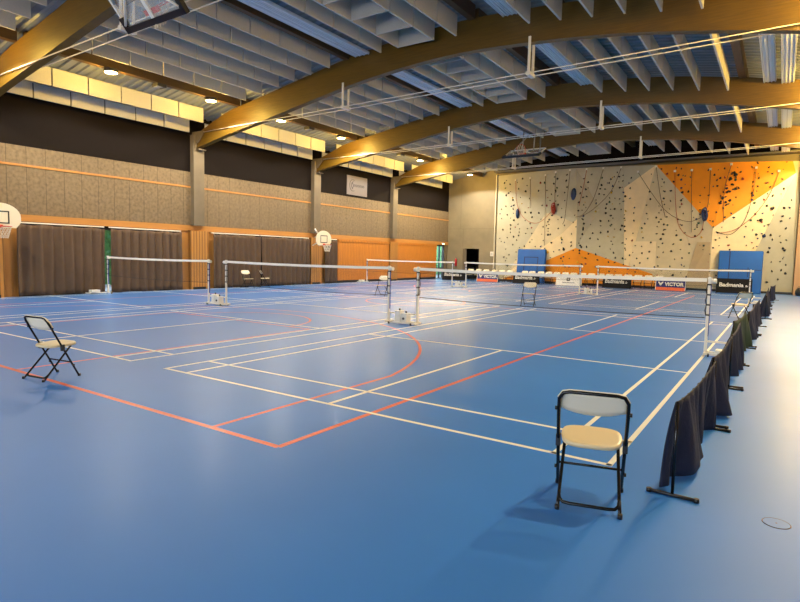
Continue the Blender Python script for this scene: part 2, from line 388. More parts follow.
# ------------------------------------------------------------------ columns, beams, tie rods
ORD = ['nearest', 'second nearest', 'third nearest', 'farthest']
for i, yb in enumerate(BEAMS):
    c = thing('concrete_column', ['grey concrete column behind the left edge basketball backboard', 'grey concrete column between the two nearest pairs of brown curtains', 'grey concrete column behind the round basketball backboard', 'grey concrete column between the two boarded wood panels'][i], 'column', (XL, yb, 0), 0, 'concrete columns on the left wall')
    mb = MB(); mb.box(0, .24, -.30, -.14, RT, 6.55); mb.box(0, .24, -.14, .02, RT, 5.93); mb.box(0, .20, .02, .26, RT, 5.93); mb.build('shaft', m_conc, c)
    mb = MB(); mb.box(0, .16, -.42, .45, .0, RB); mb.build('wood_cladding', m_pine_slat, c)
    mb = MB(); mb.box(.16, .20, -.30, .32, 0, .1); mb.build('plinth', m_black, c)
    mb = MB(); mb.prism([(0, -.2, 6.2), (.36, -.2, 6.2), (.75, -.2, 6.58), (.75, -.2, 6.68), (0, -.2, 6.68)], (0, .05, 0)); mb.prism([(0, .15, 6.2), (.36, .15, 6.2), (.75, .15, 6.58), (.75, .15, 6.68), (0, .15, 6.68)], (0, .05, 0)); mb.box(0, .42, -.2, .2, 5.93, 5.97)
    mb.build('bracket', m_conc, c)
    # beam
    mb = MB(); N = 48; x0, x1 = XL+.02, XR-.02; prev = None
    for k in range(N+1):
        x = x0+(x1-x0)*k/N; zb = beam_bottom(x)
        e = min(1, (x-x0)/2.2, (x1-x)/2.2); zt = zb+.55+.37*max(0, e)
        mb.add([(x, -.12, zb), (x, .12, zb), (x, .12, zt), (x, -.12, zt)], [])
    for k in range(N):
        o = k*4
        for (a, c_) in ((0, 1), (1, 2), (2, 3), (3, 0)): mb.f.append((o+a, o+c_, o+4+c_, o+4+a)); mb.mi.append(0); mb.sm.append(False)
    mb.f += [(0, 1, 2, 3), (N*4, N*4+1, N*4+2, N*4+3)]; mb.mi += [0, 0]; mb.sm += [False, False]
    o = mb.build('roof_beam', m_glulam, None, (0, yb, 0))
    tag(o, ['arched glued-timber roof beam nearest, cut by the top left corner', 'arched glued-timber roof beam crossing the whole top of the picture', 'arched glued-timber roof beam, third from the camera', 'arched glued-timber roof beam nearest the climbing wall'][i], 'beam', 'arched timber roof beams')
    # tie rods
    t = thing('tie_rod', 'pair of thin pale steel tie rods under the %s roof beam' % ['nearest', 'second', 'third', 'farthest'][i], 'tie rod', (0, yb, 0), 0, 'steel tie rods under the beams')
    for s in (-.17, .17):
        mb = MB(); mb.tube([(XL+.72, s, 6.62), (XR-.72, s, 6.92)], .015, 8); mb.build('rod', m_steel, t)
    for hx in (-5.75, .95):
        mb = MB(); zr = 6.62+.3*(hx-XL)/(XR-XL); mb.box(hx-.035, hx+.035, -.17, -.135, zr-.06, beam_bottom(hx)+.15); mb.box(hx-.035, hx+.035, .135, .17, zr-.06, beam_bottom(hx)+.15); mb.box(hx-.06, hx+.06, -.2, .2, zr-.05, zr+.04)
        mb.build('hanger', m_steel, t)

# ------------------------------------------------------------------ bays: purlins, radiant strips, baffles
BAYS = [(-4.3, 2.95), (2.95, 10.84), (10.84, 18.3), (18.3, 25.7), (25.7, 32.0)]
BN = ['at the top left before the nearest beam', 'between the nearest and second beams', 'between the second and third beams', 'between the third and farthest beams', 'between the farthest beam and climbing wall']
def row_things(rows, kind):
    pass
def baffle_row(x, zb, h, y0, y1, mname, label, group, n=6):
    t = thing('acoustic_baffle', label, 'baffle', (x, y0, zb), 0, group)
    L = (y1-y0)/n; mb = MB(); mb.box(-.025, .025, .024, L-.024, 0, h)
    first = None
    for k in range(n):
        if first is None: first = mb.build('panel', mname, t); o = first
        else: o = first.copy(); COL.objects.link(o); o.parent = t
        o.location = (0, k*L, 0)
    r = MB(); r.box(-.012, .012, 0, y1-y0, h, h+.03); r.build('hanging_rail', m_galv, t)
    return t
LEFT = [(-10.35, 7.46), (-9.46, 7.58), (-8.58, 7.70), (-7.78, 7.81), (-6.98, 7.90), (-6.12, 7.99)]
MID = [(-3.95, 8.12), (-1.22, 8.12)]
RIGHT = [(1.03, 8.02), (1.9, 7.93), (2.72, 7.84), (3.52, 7.75), (4.36, 7.62), (5.24, 7.5)]
NTH = ['first', 'second', 'third', 'fourth', 'fifth', 'sixth']
GB = 'acoustic baffle rows'
for bi, (ya, yb) in enumerate(BAYS):
    y0, y1 = ya+.42, yb-.42
    if bi == 4: y1 = 31.6
    bn = BN[bi]
    baffle_row(-12.93, 6.9, .56, y0+.05, y1, m_bafw, 'lit cream baffle row over the left wall, %s' % bn, GB)
    baffle_row(-13.72, 6.58, .48, y0-.2, y1-.1, m_baf, 'low grey baffle row against the left wall, %s' % bn, GB)
    for k, (x, z) in enumerate(LEFT):
        baffle_row(x, z, .54, y0, y1, m_baf, '%s grey baffle row from the left lamps, %s' % (NTH[k].capitalize(), bn), GB)
    for k, (x, z) in enumerate(MID):
        if bi: baffle_row(x, z, .58, y0, y1, m_baf, 'single grey baffle row %s of the boxed baffles, %s' % (('left', 'right')[k], bn), GB)
    if bi:
        t = thing('baffle_box', 'boxed grey baffle grid under the roof ridge, %s' % bn, 'baffle', (0, y0, 8.15), 0, 'boxed baffle grids')
        n = 6; L = (y1-y0)/n
        mb = MB(); mb.box(-.025, .025, .02, L-.02, 0, .56); mb2 = MB(); mb2.box(-3.24, -2.02, -.02, .02, 0, .56)
        p0 = c0 = None
        for x in (-3.27, -1.99):
            for k in range(n):
                if p0 is None: p0 = mb.build('panel', m_baf, t); o = p0
                else: o = p0.copy(); COL.objects.link(o); o.parent = t
                o.location = (x, k*L, 0)
        for k in range(n):
            if c0 is None: c0 = mb2.build('cross_panel', m_baf, t); o = c0
            else: o = c0.copy(); COL.objects.link(o); o.parent = t
            o.location = (0, (k+1)*L-.05, 0)
        for k, (x, z) in enumerate(RIGHT):
            baffle_row(x, z, .56, y0, y1, m_bafw if k == 5 else m_baf, '%s pale baffle row right of the ridge, %s' % (NTH[k].capitalize(), bn), GB)
    # purlins
    for nm, x, w, h in (('left lamp line', -11.15, .22, .36), ('left of the radiant strip', -5.62, .2, .4), ('on the roof ridge', -.88, .2, .4), ('right of the ridge', 1.5, .2, .36), ('right edge', 5.62, .22, .4), ('right lamp line', 8.0, .22, .36)):
        if bi == 0 and x > -5: continue
        zt = deck_z(x)-.02; mb = MB(); mb.box(-w/2, w/2, 0, yb-ya-.24 if bi < 4 else 6.8, -h, 0)
        o = mb.build('roof_purlin', m_purlin, None, (x, ya+.12, zt)); tag(o, 'timber purlin %s, %s' % (nm if nm.split()[0] in ('on', 'left', 'right') and 'of' in nm or nm[:2] == 'on' else 'on the '+nm, bn), 'purlin', 'timber roof purlins')
    # radiant heating strips
    for nm, x, w in (('left of the boxed baffles', -4.88, .6), ('right of the ridge', .36, .45), ('left of the right-hand pair', 6.42, .36), ('right of the right-hand pair', 6.92, .36)):
        if bi == 0: continue
        zt = beam_bottom(x)+.78; mb = MB(); mb.box(-w/2, w/2, 0, y1-y0+.4, 0, .06)
        for k in range(4): mb.box(-w/2+.03+k*(w-.06)/3-.015, -w/2+.03+k*(w-.06)/3+.015, 0, y1-y0+.4, -.02, 0)
        o = mb.build('radiant_heater', m_radiant, None, (x, y0-.2, zt)); tag(o, 'white radiant strip %s, %s' % (nm, bn), 'heater', 'ceiling radiant strips')

# ------------------------------------------------------------------ lamps
LAMP_W = 720.; SPILL_W = 250.
lampL = [1.5, 5.55, 9.4, 13.0, 17.0, 20.5, 24.3, 27.6, 30.8]
lab_bay = lambda y: BN[max(0, min(4, sum(y > b for b in BEAMS)))]
proto = None; DIM = {}
def dim_light(d):
    if d.name not in DIM: DIM[d.name] = d.copy(); DIM[d.name].energy = d.energy*(.48 if d.type == 'SPOT' else 1.5)
    return DIM[d.name]
def wash_light(d):
    if 'wash' not in DIM: DIM['wash'] = d.copy(); DIM['wash'].energy = d.energy*1.7; DIM['wash'].color = (1., .84, .56)
    return DIM['wash']
def lamp(x, y, label):
    global proto
    z = deck_z(x)-.38
    if proto is None:
        proto = thing('ceiling_lamp', label, 'lamp', (x, y, z), 0, 'round ceiling lamps')
        mb = MB(); mb.cyl((0, 0, -.10), .21, .10, 24); mb.cyl((0, 0, -.02), .05, .02, 10); mb.build('housing', m_housing, proto)
        mb = MB(); mb.cyl((0, 0, -.115), .185, .015, 24); mb.build('diffuser', m_glow, proto)
        t = proto
    else:
        t = copy_thing(proto, (x, y, z), 0, label)
        if 26 < y < 29:                                      # the lamps that wash the climbing wall
            for c in t.children:
                if c.type == 'LIGHT' and c.data.type == 'SPOT': c.data = wash_light(c.data)
        elif x > 0:                                            # the right-hand row is dimmer
            for c in t.children:
                if c.type == 'LIGHT': c.data = dim_light(c.data)
        return t
    l = bpy.data.lights.new('lamp_light', 'SPOT'); l.spot_size = math.radians(152); l.spot_blend = .22; l.energy = LAMP_W; l.color = (1., .95, .86); l.shadow_soft_size = .06
    lo = bpy.data.objects.new('lamp_light', l); COL.objects.link(lo); lo.parent = t; lo.location = (0, 0, -.24)
    l = bpy.data.lights.new('lamp_spill', 'POINT'); l.energy = SPILL_W; l.color = (1., .62, .11); l.shadow_soft_size = .12
    lo = bpy.data.objects.new('lamp_spill', l); COL.objects.link(lo); lo.parent = t; lo.location = (0, 0, -.26)
    return t
for i, y in enumerate(lampL):
    first = (y-([-20]+BEAMS)[sum(y > b for b in BEAMS)]) < 3.7
    lamp(-11.12, y, 'lit round lamp on the left purlin, %s end, %s' % ('near' if first else 'far', lab_bay(y)) if y > 3.4 else 'lit round lamp on the left purlin, nearest the camera')
for i, y in enumerate(lampL):
    first = (y-([-20]+BEAMS)[sum(y > b for b in BEAMS)]) < 3.7
    lamp(8.0, y+.2, 'lit round lamp on the right purlin, %s end, %s' % ('near' if first else 'far', lab_bay(y)) if y > 3.4 else 'lit round lamp on the right purlin, nearest the camera')
for y in (7.25, 14.75, 22.2):
    t = thing('emergency_lamp', 'unlit square lamp on the left purlin, %s' % lab_bay(y), 'lamp', (-11.12, y, deck_z(-11.35)-.38), 0, 'unlit square lamps')
    mb = MB(); mb.box(-.17, .17, -.17, .17, -.1, 0); mb.build('housing', m_housing, t)
    mb = MB(); mb.box(-.12, .12, -.14, .06, -.115, -.1); mb.build('glass', m_off, t)

# ------------------------------------------------------------------ curtains
def curtain(y0, y1, label, seed, z1=2.44, swag=False):
    rng = random.Random(seed); mb = MB(); nx = max(24, int((y1-y0)/.035)); nz = 14; ph = [rng.uniform(0, 6.28) for _ in range(6)]; vs = []
    for i in range(nx+1):
        y = y0+(y1-y0)*i/nx
        for k in range(nz+1):
            t = k/nz; z = .03+(z1-.03)*t
            w = .045*math.sin(y*2*PI/.34+ph[0]+.6*math.sin(y*1.3+ph[1]))+.02*math.sin(y*2*PI/.17+ph[2])*t+.03*math.sin(y*2*PI/.9+ph[3])*(1-t)
            if swag: w += .05*math.sin((y-y0)*2.2+3*t+ph[4])*(1-t)*t*2
            dz = (.02*math.sin(y*2*PI/.8+ph[5]) if k == nz else 0)+(.02*math.sin(y*5+ph[1]) if k == 0 else 0)
            vs.append((XL+.16+w, y, z+dz-(.03 if k == nz else 0)))
    mb.add(vs, [(i*(nz+1)+k, (i+1)*(nz+1)+k, (i+1)*(nz+1)+k+1, i*(nz+1)+k+1) for i in range(nx) for k in range(nz)], 0, True)
    t = thing('curtain', label, 'curtain', (0, 0, 0), 0, 'brown curtains on the left wall')
    o = mb.build('cloth', m_curtain, t); s = o.modifiers.new('thickness', 'SOLIDIFY'); s.thickness = .008
    r = MB(); r.box(XL+.05, XL+.10, y0-.02, y1+.02, z1+.01, z1+.05); r.build('rail', m_steel, t)
    return t
curtain(3.78, 6.72, 'long brown curtain nearest the left edge, left of the gap', 1, swag=True)
curtain(6.95, 9.97, 'brown curtain right of the green gap', 2)
curtain(11.55, 14.30, 'brown curtain behind the two folding chairs', 3)
curtain(14.42, 17.75, 'brown curtain left of the round basketball backboard', 4, swag=True)
curtain(19.0, 20.05, 'narrow brown curtain under the round backboard, right of it', 5)

# ------------------------------------------------------------------ basketball backboards on the left wall
def wall_goal(y, zc, label):
    t = thing('basketball_goal', label, 'basketball hoop', (XL+.75, y, zc), 0, 'wall basketball goals')
    poly = []
    w, h = .60, .43
    for a in range(0, 181, 12): poly.append((0, w*math.cos(math.radians(a)), .02+h*math.sin(math.radians(a))))
    poly += [(0, -w, -.14), (0, -.46, -.33), (0, .46, -.33), (0, w, -.14)]
    mb = MB(); mb.prism(poly, (.03, 0, 0)); mb.build('backboard', m_bbwhite, t)
    mb = MB()
    for (a, b_, c, d) in ((-.27, -.23, -.2, .2), (.23, .27, -.2, .2), (-.27, .27, .16, .2), (-.27, .27, -.2, -.16)): mb.box(.031, .036, a, b_, c, d)
    mb.build('target_square', m_print_k, t)
    rim = [(.27+.225*math.cos(a*PI/12), 0.225*math.sin(a*PI/12), -.29) for a in range(24)]
    mb = MB(); mb.tube(rim, .012, 6, closed=True); mb.box(.03, .07, -.07, .07, -.33, -.24); ro = mb.build('rim', m_rim, t)
    mb = MB()
    for a in range(12):
        for s in (1, -1):
            pts = []
            for k in range(5):
                f = k/4; r = .215*(1-.45*f); an = a*PI/6+s*f*.8; pts.append((.27+r*math.cos(an), r*math.sin(an), -.30-.36*f))
            mb.tube(pts, .007, 4, cap=False)
    mb.build('net', m_bbnet, t)
    mb = MB(); mb.tube([(-.39, -.25, .1), (0, -.25, .1)], .03, 6); mb.tube([(-.39, .25, .1), (0, .25, .1)], .03, 6); mb.tube([(-.55, -.25, -.35), (-.02, -.25, -.1)], .025, 6); mb.tube([(-.55, .25, -.35), (-.02, .25, -.1)], .025, 6)
    mb.tube([(-.05, -.42, .30), (-.05, -.62, .52)], .035, 6)
    mb.build('arm', m_steel, t)
wall_goal(3.08, 2.58, 'wall basketball goal cut by the left edge, beside the nearest curtain')
wall_goal(18.2, 2.43, 'round-topped basketball goal on the wall between brown curtains')

# ceiling-hung fold-up goals
def roof_goal(cx, y, z, tilt, face, label):
    """z,y: bottom edge of the board; board leans away from the court centre"""
    t = thing('hanging_basketball_goal', label, 'basketball hoop', (cx, y, z), 0 if face > 0 else PI, 'fold-up basketball goals under the roof')
    R = Matrix.Rotation(tilt, 3, 'X')
    P = lambda x, yy, zz: R @ Vector((x, yy, zz))
    mb = MB(); mb.box(-.9, .9, -.006, .006, .04, 1.05, rot=R); mb.build('backboard', m_clear, t)
    mb = MB(); mb.box(-.95, .95, -.05, .05, -.06, .06, rot=R); mb.box(-.97, -.86, -.05, .05, -.06, .25, rot=R); mb.box(.86, .97, -.05, .05, -.06, .25, rot=R); mb.build('edge_padding', m_black, t)
    mb = MB()
    for (a, b_, c, d) in ((-.93, -.88, .06, 1.08), (.88, .93, .06, 1.08), (-.93, .93, 1.03, 1.08), (-.05, .05, .06, 1.08)): mb.box(a, b_, -.03, .03, c, d, rot=R)
    mb.tube([P(-.88, -.05, .1), P(0, -.08, .9)], .025, 6); mb.tube([P(.88, -.05, .1), P(0, -.08, .9)], .025, 6)
    mb.build('frame', m_steel, t)
    rim = [P(.225*math.cos(a*PI/12), .30+.225*math.sin(a*PI/12), .18) for a in range(24)]
    mb = MB(); mb.tube(rim, .012, 6, closed=True); mb.box(-.2, .2, .0, .09, .12, .22, rot=R); mb.build('rim', m_rim, t)
    mb = MB()
    for a in range(12):
        for s in (1, -1):
            pts = []
            for k in range(5):
                f = k/4; r = .215*(1-.45*f); an = a*PI/6+s*f*.8; p = P(r*math.cos(an), .30+r*math.sin(an), .18); pts.append(p+Vector((0, 0, -.40*f)))
            mb.tube(pts, .008, 4, cap=False)
    mb.build('net', m_bbnet, t)
    top = P(0, 0, 1.05); zr = 8.08-z
    mb = MB()
    for s in (-1, 1):
        mb.tube([P(s*.8, -.05, .5), Vector((s*.3, top.y-.9, zr))], .03, 6); mb.tube([P(s*.3, -.05, 1.0), Vector((s*.3, top.y-.1, zr))], .03, 6)
    mb.build('support_arm', m_galv, t)
    return t
roof_goal(-3.32, 2.1, 6.14, math.radians(42), 1, 'folded-up glass basketball goal at the top left near corner')
roof_goal(-3.85, 22.0, 6.66, math.radians(64), -1, 'folded-up glass basketball goal in front of the climbing wall')

# ------------------------------------------------------------------ badminton nets
ZT = 1.385
def post_parts(t, dx, side):
    """post at local x=dx; side = direction the stand runs from the post"""
    mb = MB(); mb.box(dx-.022, dx+.022, -.022, .022, .02, ZT+.02); mb.box(dx-.03, dx+.03, -.03, .03, ZT-.02, ZT+.015)
    p = mb.build('post', m_steel, t)
    mb = MB()
    for z in (.72, .90, 1.08, 1.26): mb.box(dx-.034, dx+.034, -.034, .034, z, z+.026)
    for z in (.72, .90, 1.08):
        for yy in (-.028, .028): mb.tube([(dx-side*.028, yy, z+.013), (dx-side*.045, yy, z+.09), (dx-side*.028, yy, z+.193)], .008, 5)
    mb.build('lashing', m_cord, p)
    mb = MB(); mb.box(dx+side*.022, dx+side*.034, -.012, .012, .35, ZT-.12); mb.build('tension_strap', m_bluepad, p)
    mb = MB(); mb.cyl((dx+side*.02, 0, ZT-.05), .045, side*.09, 14, axis='X'); mb.build('winch', m_steel, p)
def base_bars(mb, xa, xb):
    for yy in (-.11, .11): mb.box(min(xa, xb), max(xa, xb), yy-.02, yy+.02, .03, .07)
    for xx in (xa, xb): mb.box(xx-.02, xx+.02, -.14, .14, .03, .07)
    mb.box(min(xa, xb), max(xa, xb), -.015, .015, .245, .275)
def weight_box(t, cx):
    mb = MB(); mb.box(cx-.17, cx-.012, -.10, .10, .05, .33); mb.box(cx+.012, cx+.17, -.10, .10, .05, .28)
    w = mb.build('weight_box', m_wbox, t, bevel=.012)
    mb = MB(); mb.cyl((cx-.09, 0, .33), .022, .05, 10); mb.cyl((cx+.10, 0, .28), .022, .05, 10); mb.cyl((cx+.09, -.10, .15), .03, -.02, 10, axis='Y'); mb.build('knob', m_black, w)
def wheels(t, xs_):
    mb = MB()
    for x in xs_:
        for yy in (-.13, .13): mb.cyl((x-.012, yy, .03), .03, .024, 12, axis='X')
    mb.build('wheel', m_black, t)
def pair_stand(cx, y, label):
    t = thing('net_post_stand', label, 'net post', (cx, y, 0), 0, 'mobile net post stands'); h = GAP/2
    post_parts(t, -h, 1); post_parts(t, h, -1)
    mb = MB(); base_bars(mb, -h, h); mb.build('base_frame', m_steel, t); weight_box(t, 0); wheels(t, (-h+.1, h-.1))
def end_stand(cx, y, side, label, L=.42, ydir=0):
    t = thing('net_post_stand', label, 'net post', (cx, y, 0), 0, 'mobile net post stands')
    if ydir:
        post_parts(t, 0, side)
        mb = MB(); mb.box(-.02, .02, -.75, .06, .03, .07); mb.box(-.15, .15, -.77, -.73, .03, .07); mb.box(-.15, .15, .02, .06, .03, .07); mb.build('base_frame', m_steel, t)
        mb = MB(); mb.box(-.12, .12, -.66, -.36, .07, .16); mb.build('weight_box', m_wbox, t, bevel=.01); 
        mb = MB(); mb.cyl((-.16, .04, .03), .03, .02, 10, axis='X'); mb.cyl((.14, .04, .03), .03, .02, 10, axis='X'); mb.build('wheel', m_black, t)
    else:
        post_parts(t, 0, side)
        mb = MB(); base_bars(mb, 0, side*L); mb.build('base_frame', m_steel, t); wheels(t, (side*.06, side*(L-.05)))
        if L > .3: 
            mb = MB(); mb.box(min(side*.16, side*.36), max(side*.16, side*.36), -.12, .12, .07, .13); mb.build('weight_box', m_wbox, t, bevel=.01)
def net(x0, x1, y, label):
    t = thing('badminton_net', label, 'net', (x0, y, 0), 0, 'badminton nets'); L = x1-x0; n = 24
    sag = lambda u: -.025*4*u*(1-u)
    mb = MB(); vs = []
    for i in range(n+1):
        u = i/n; vs += [(u*L, 0, .68+sag(u)*1.3), (u*L, 0, ZT-.04+sag(u))]
    mb.add(vs, [(2*i, 2*i+2, 2*i+3, 2*i+1) for i in range(n)]); mb.build('mesh', m_net, t)
    mb = MB(); vs = []
    for i in range(n+1):
        u = i/n; s = sag(u); vs += [(u*L, -.006, ZT-.066+s), (u*L, -.006, ZT+s), (u*L, .006, ZT+s), (u*L, .006, ZT-.066+s)]
    mb.add(vs, [(4*i+a, 4*i+4+a, 4*i+4+(a+1) % 4, 4*i+(a+1) % 4) for i in range(n) for a in range(4)]); mb.build('tape', m_tape, t)
    mb = MB(); mb.tube([(i/n*L, 0, .68+sag(i/n)*1.3) for i in range(n+1)], .007, 6); mb.build('bottom_cord', m_cord, t)
ROWN = ['near', 'far']
XEND = -13.62
for ri, y in enumerate((6.7, Y2+6.7)):
    r = ROWN[ri]
    net(.04, 6.055, y, ['badminton net of the nearest court, right of the near double stand', 'badminton net in front of the blue mat at the far right'][ri])
    net(CX[1]+.04, CX[1]+6.06, y, ['badminton net of the middle near court, in front of the round backboard', 'badminton net of the middle far court, before the orange climbing panels'][ri])
    net(XEND+.04, CX[2]+6.06, y, ['badminton net before the nearest brown curtains at the left', 'badminton net of the far left court, before the wood boards'][ri])
    pair_stand(-GAP/2, y, ['white double net stand with weight box near the middle of the floor', 'white double net stand before the white banner'][ri])
    pair_stand(CX[1]-GAP/2, y, ['white double net stand before the slatted wood pilaster at left', 'white double net stand before the concrete doorway at the far end'][ri])
    end_stand(6.1, y, 1, ['white net post beside the black barrier at the right', 'white net post before the blue mat and black banner at far right'][ri], .34 if ri == 0 else .42)
    end_stand(XEND, y, 1, ['white net post before the gap in the left curtains', 'white net post before the wood boards at the far left'][ri], ydir=1)

# ------------------------------------------------------------------ folding chairs
def make_chair(label):
    t = thing('folding_chair', label, 'chair', (0, 0, 0), 0, 'cream folding chairs')
    W = .22; fy, by, H = .215, -.215, .795
    up_ = lambda z: fy+(by-fy)*z/H
    pts = [(-W, up_(0.01), .01), (-W, up_(.3), .3), (-W, up_(.62), .62), (-W+.004, up_(.74), .74), (-W+.03, up_(.785), .785), (-W+.07, up_(H), H)]
    pts = pts+[(-x, y_, z) for (x, y_, z) in reversed(pts)]
    mb = MB(); mb.tube(pts, .0125, 8); mb.build('front_frame', m_blackmetal, t)
    rp = [(.165, .15, .425), (.178, .13, .40), (.192, -.165, .085), (.186, -.195, .058), (.165, -.212, .042), (.12, -.216, .038)]
    rp = [(-x, y_, z) for (x, y_, z) in rp]+[(x, y_, z) for (x, y_, z) in reversed(rp)]
    mb = MB(); mb.tube(rp, .0115, 8); mb.build('rear_frame', m_blackmetal, t)
    for s in (-1, 1):
        mb = MB(); mb.tube([(s*.191, -.155, .095), (s*.197, -.245, 0.0)], .012, 8); mb.build('rear_leg', m_blackmetal, t)
        mb = MB(); mb.cyl((s*.197, -.245, 0), .016, .03, 10); mb.build('foot_cap', m_black, t)
        mb = MB(); mb.cyl((s*W, fy, 0), .018, .03, 10); mb.build('foot_cap', m_black, t)
        mb = MB(); mb.box(s*W-.016, s*W+.016, up_(.40)-.02, up_(.40)+.02, .36, .44); mb.build('hinge', m_black, t)
        for zz in (.16, .66):
            mb = MB(); mb.cyl((s*(W+.008), up_(zz), zz), .014, s*.016, 8, axis='X'); mb.build('rivet', m_black, t)
    mb = MB(); mb.tube([(-W, up_(.2), .2), (W, up_(.2), .2)], .009, 6); mb.build('crossbar', m_blackmetal, t)
    # seat: rounded shell with turned-down rim
    mb = MB(); N = 28; rings = []
    for (k, z, sc) in ((0, .407, .985), (1, .426, 1.0), (2, .437, .97), (3, .432, .80), (4, .428, .35)):
        ring = []
        for i in range(N):
            a = 2*PI*i/N; ca, sa = math.cos(a), math.sin(a); e = .55
            x = .205*abs(ca)**e*(1 if ca > 0 else -1); y_ = .195*abs(sa)**e*(1 if sa > 0 else -1)
            x *= 1-.10*(1 if y_ < 0 else 0)*(abs(y_)/.195)
            ring.append((x*sc, .055+y_*sc, z+.012*(y_/.195)*(1 if y_ > 0 else .5)))
        rings += ring
    fs = [(k*N+i, k*N+(i+1) % N, (k+1)*N+(i+1) % N, (k+1)*N+i) for k in range(4) for i in range(N)]+[tuple(4*N+i for i in range(N)), tuple(reversed(range(N)))]
    mb.add(rings, fs, 0, True); mb.build('seat', m_seat, t)
    # backrest: curved plate between the uprights, wrapping over the top tube
    mb = MB(); N = 16; vs = []
    for j, off in ((0, -.011), (1, .011)):
        for i in range(N+1):
            u = i/N*2-1; x = u*(W-.002); zb = .625+.045*(abs(u)**2.2)-.0; zt = H+.008-.055*max(0, abs(u)-.78)/.22*max(0, abs(u)-.78)/.22*1.3
            bow = .026-.014*(1-u*u)
            for k in range(5):
                z = zb+(zt-zb)*k/4; vs.append((x, up_(z)+bow+off, z))
    fs = []
    for j in range(2):
        o = j*(N+1)*5
        fs += [(o+i*5+k, o+(i+1)*5+k, o+(i+1)*5+k+1, o+i*5+k+1) for i in range(N) for k in range(4)]
    o = (N+1)*5
    fs += [(i*5, (i+1)*5, o+(i+1)*5, o+i*5) for i in range(N)]+[(i*5+4, (i+1)*5+4, o+(i+1)*5+4, o+i*5+4) for i in range(N)]
    fs += [(k, k+1, o+k+1, o+k) for k in range(4)]+[(N*5+k, N*5+k+1, o+N*5+k+1, o+N*5+k) for k in range(4)]
    mb.add(vs, fs, 0, True)
    rim = []
    for (x, y_, z) in pts[2:-2]:
        n_ = Vector((x/W if z < .785 else x/W*.5, 0, 0 if z < .74 else 1.)); n_.normalize(); rim.append((x+n_.x*.011, y_+.006, z+n_.z*.011))
    mb.tube(rim[1:-1], .0075, 6); mb.build('backrest', m_back, t)
    return t
ch = make_chair('cream folding chair with black frame in the right foreground')
ch.location = (6.125, -.75, 0); ch.rotation_euler = (0, 0, math.radians(15))
def chair(x, y, deg, label, group='cream folding chairs'): return copy_thing(ch, (x, y, 0), math.radians(deg), label, group)
chair(-.59, -1.20, 9, 'cream folding chair standing alone at the left foreground')
chair(-6.33, 14.05, 188, 'cream folding chair before the wood boards, left of the near double stand')
chair(-.2, 14.38, 190, 'cream folding chair standing between the two court rows in the middle')
chair(-13.3, 13.05, -95, 'cream folding chair facing out before the curtain, left of two')
chair(-13.35, 14.1, -30, 'cream folding chair side on before the curtain, right of two')
chair(6.2, 15.0, 36, 'cream folding chair behind the black barriers at right')
CHX = [-11.09, -10.5, -9.89, -9.28, -8.73, -8.14, -7.08, -6.56, -5.98, -5.44, -4.91, -4.35, -3.81, -3.24, -2.70, -2.13, -1.6, -1.08, -.52, .05, .65, 1.2]
for i, x in enumerate(CHX):
    if i < 6: lab = 'cream folding chair behind the left banners, %s from the left in the far row' % NTH[i]
    elif i < 12: lab = 'far-row folding chair before the blue mat and orange wall, %s after the row gap' % NTH[i-6]
    elif i < 18: lab = 'far-row folding chair behind the white and middle black banners, %s from the left' % NTH[i-12]
    else: lab = 'far-row folding chair left of the right blue banner, %s from the right' % NTH[21-i]
    chair(x, 31.2, 180+random.uniform(-5, 5), lab, 'row of folding chairs before the climbing wall')

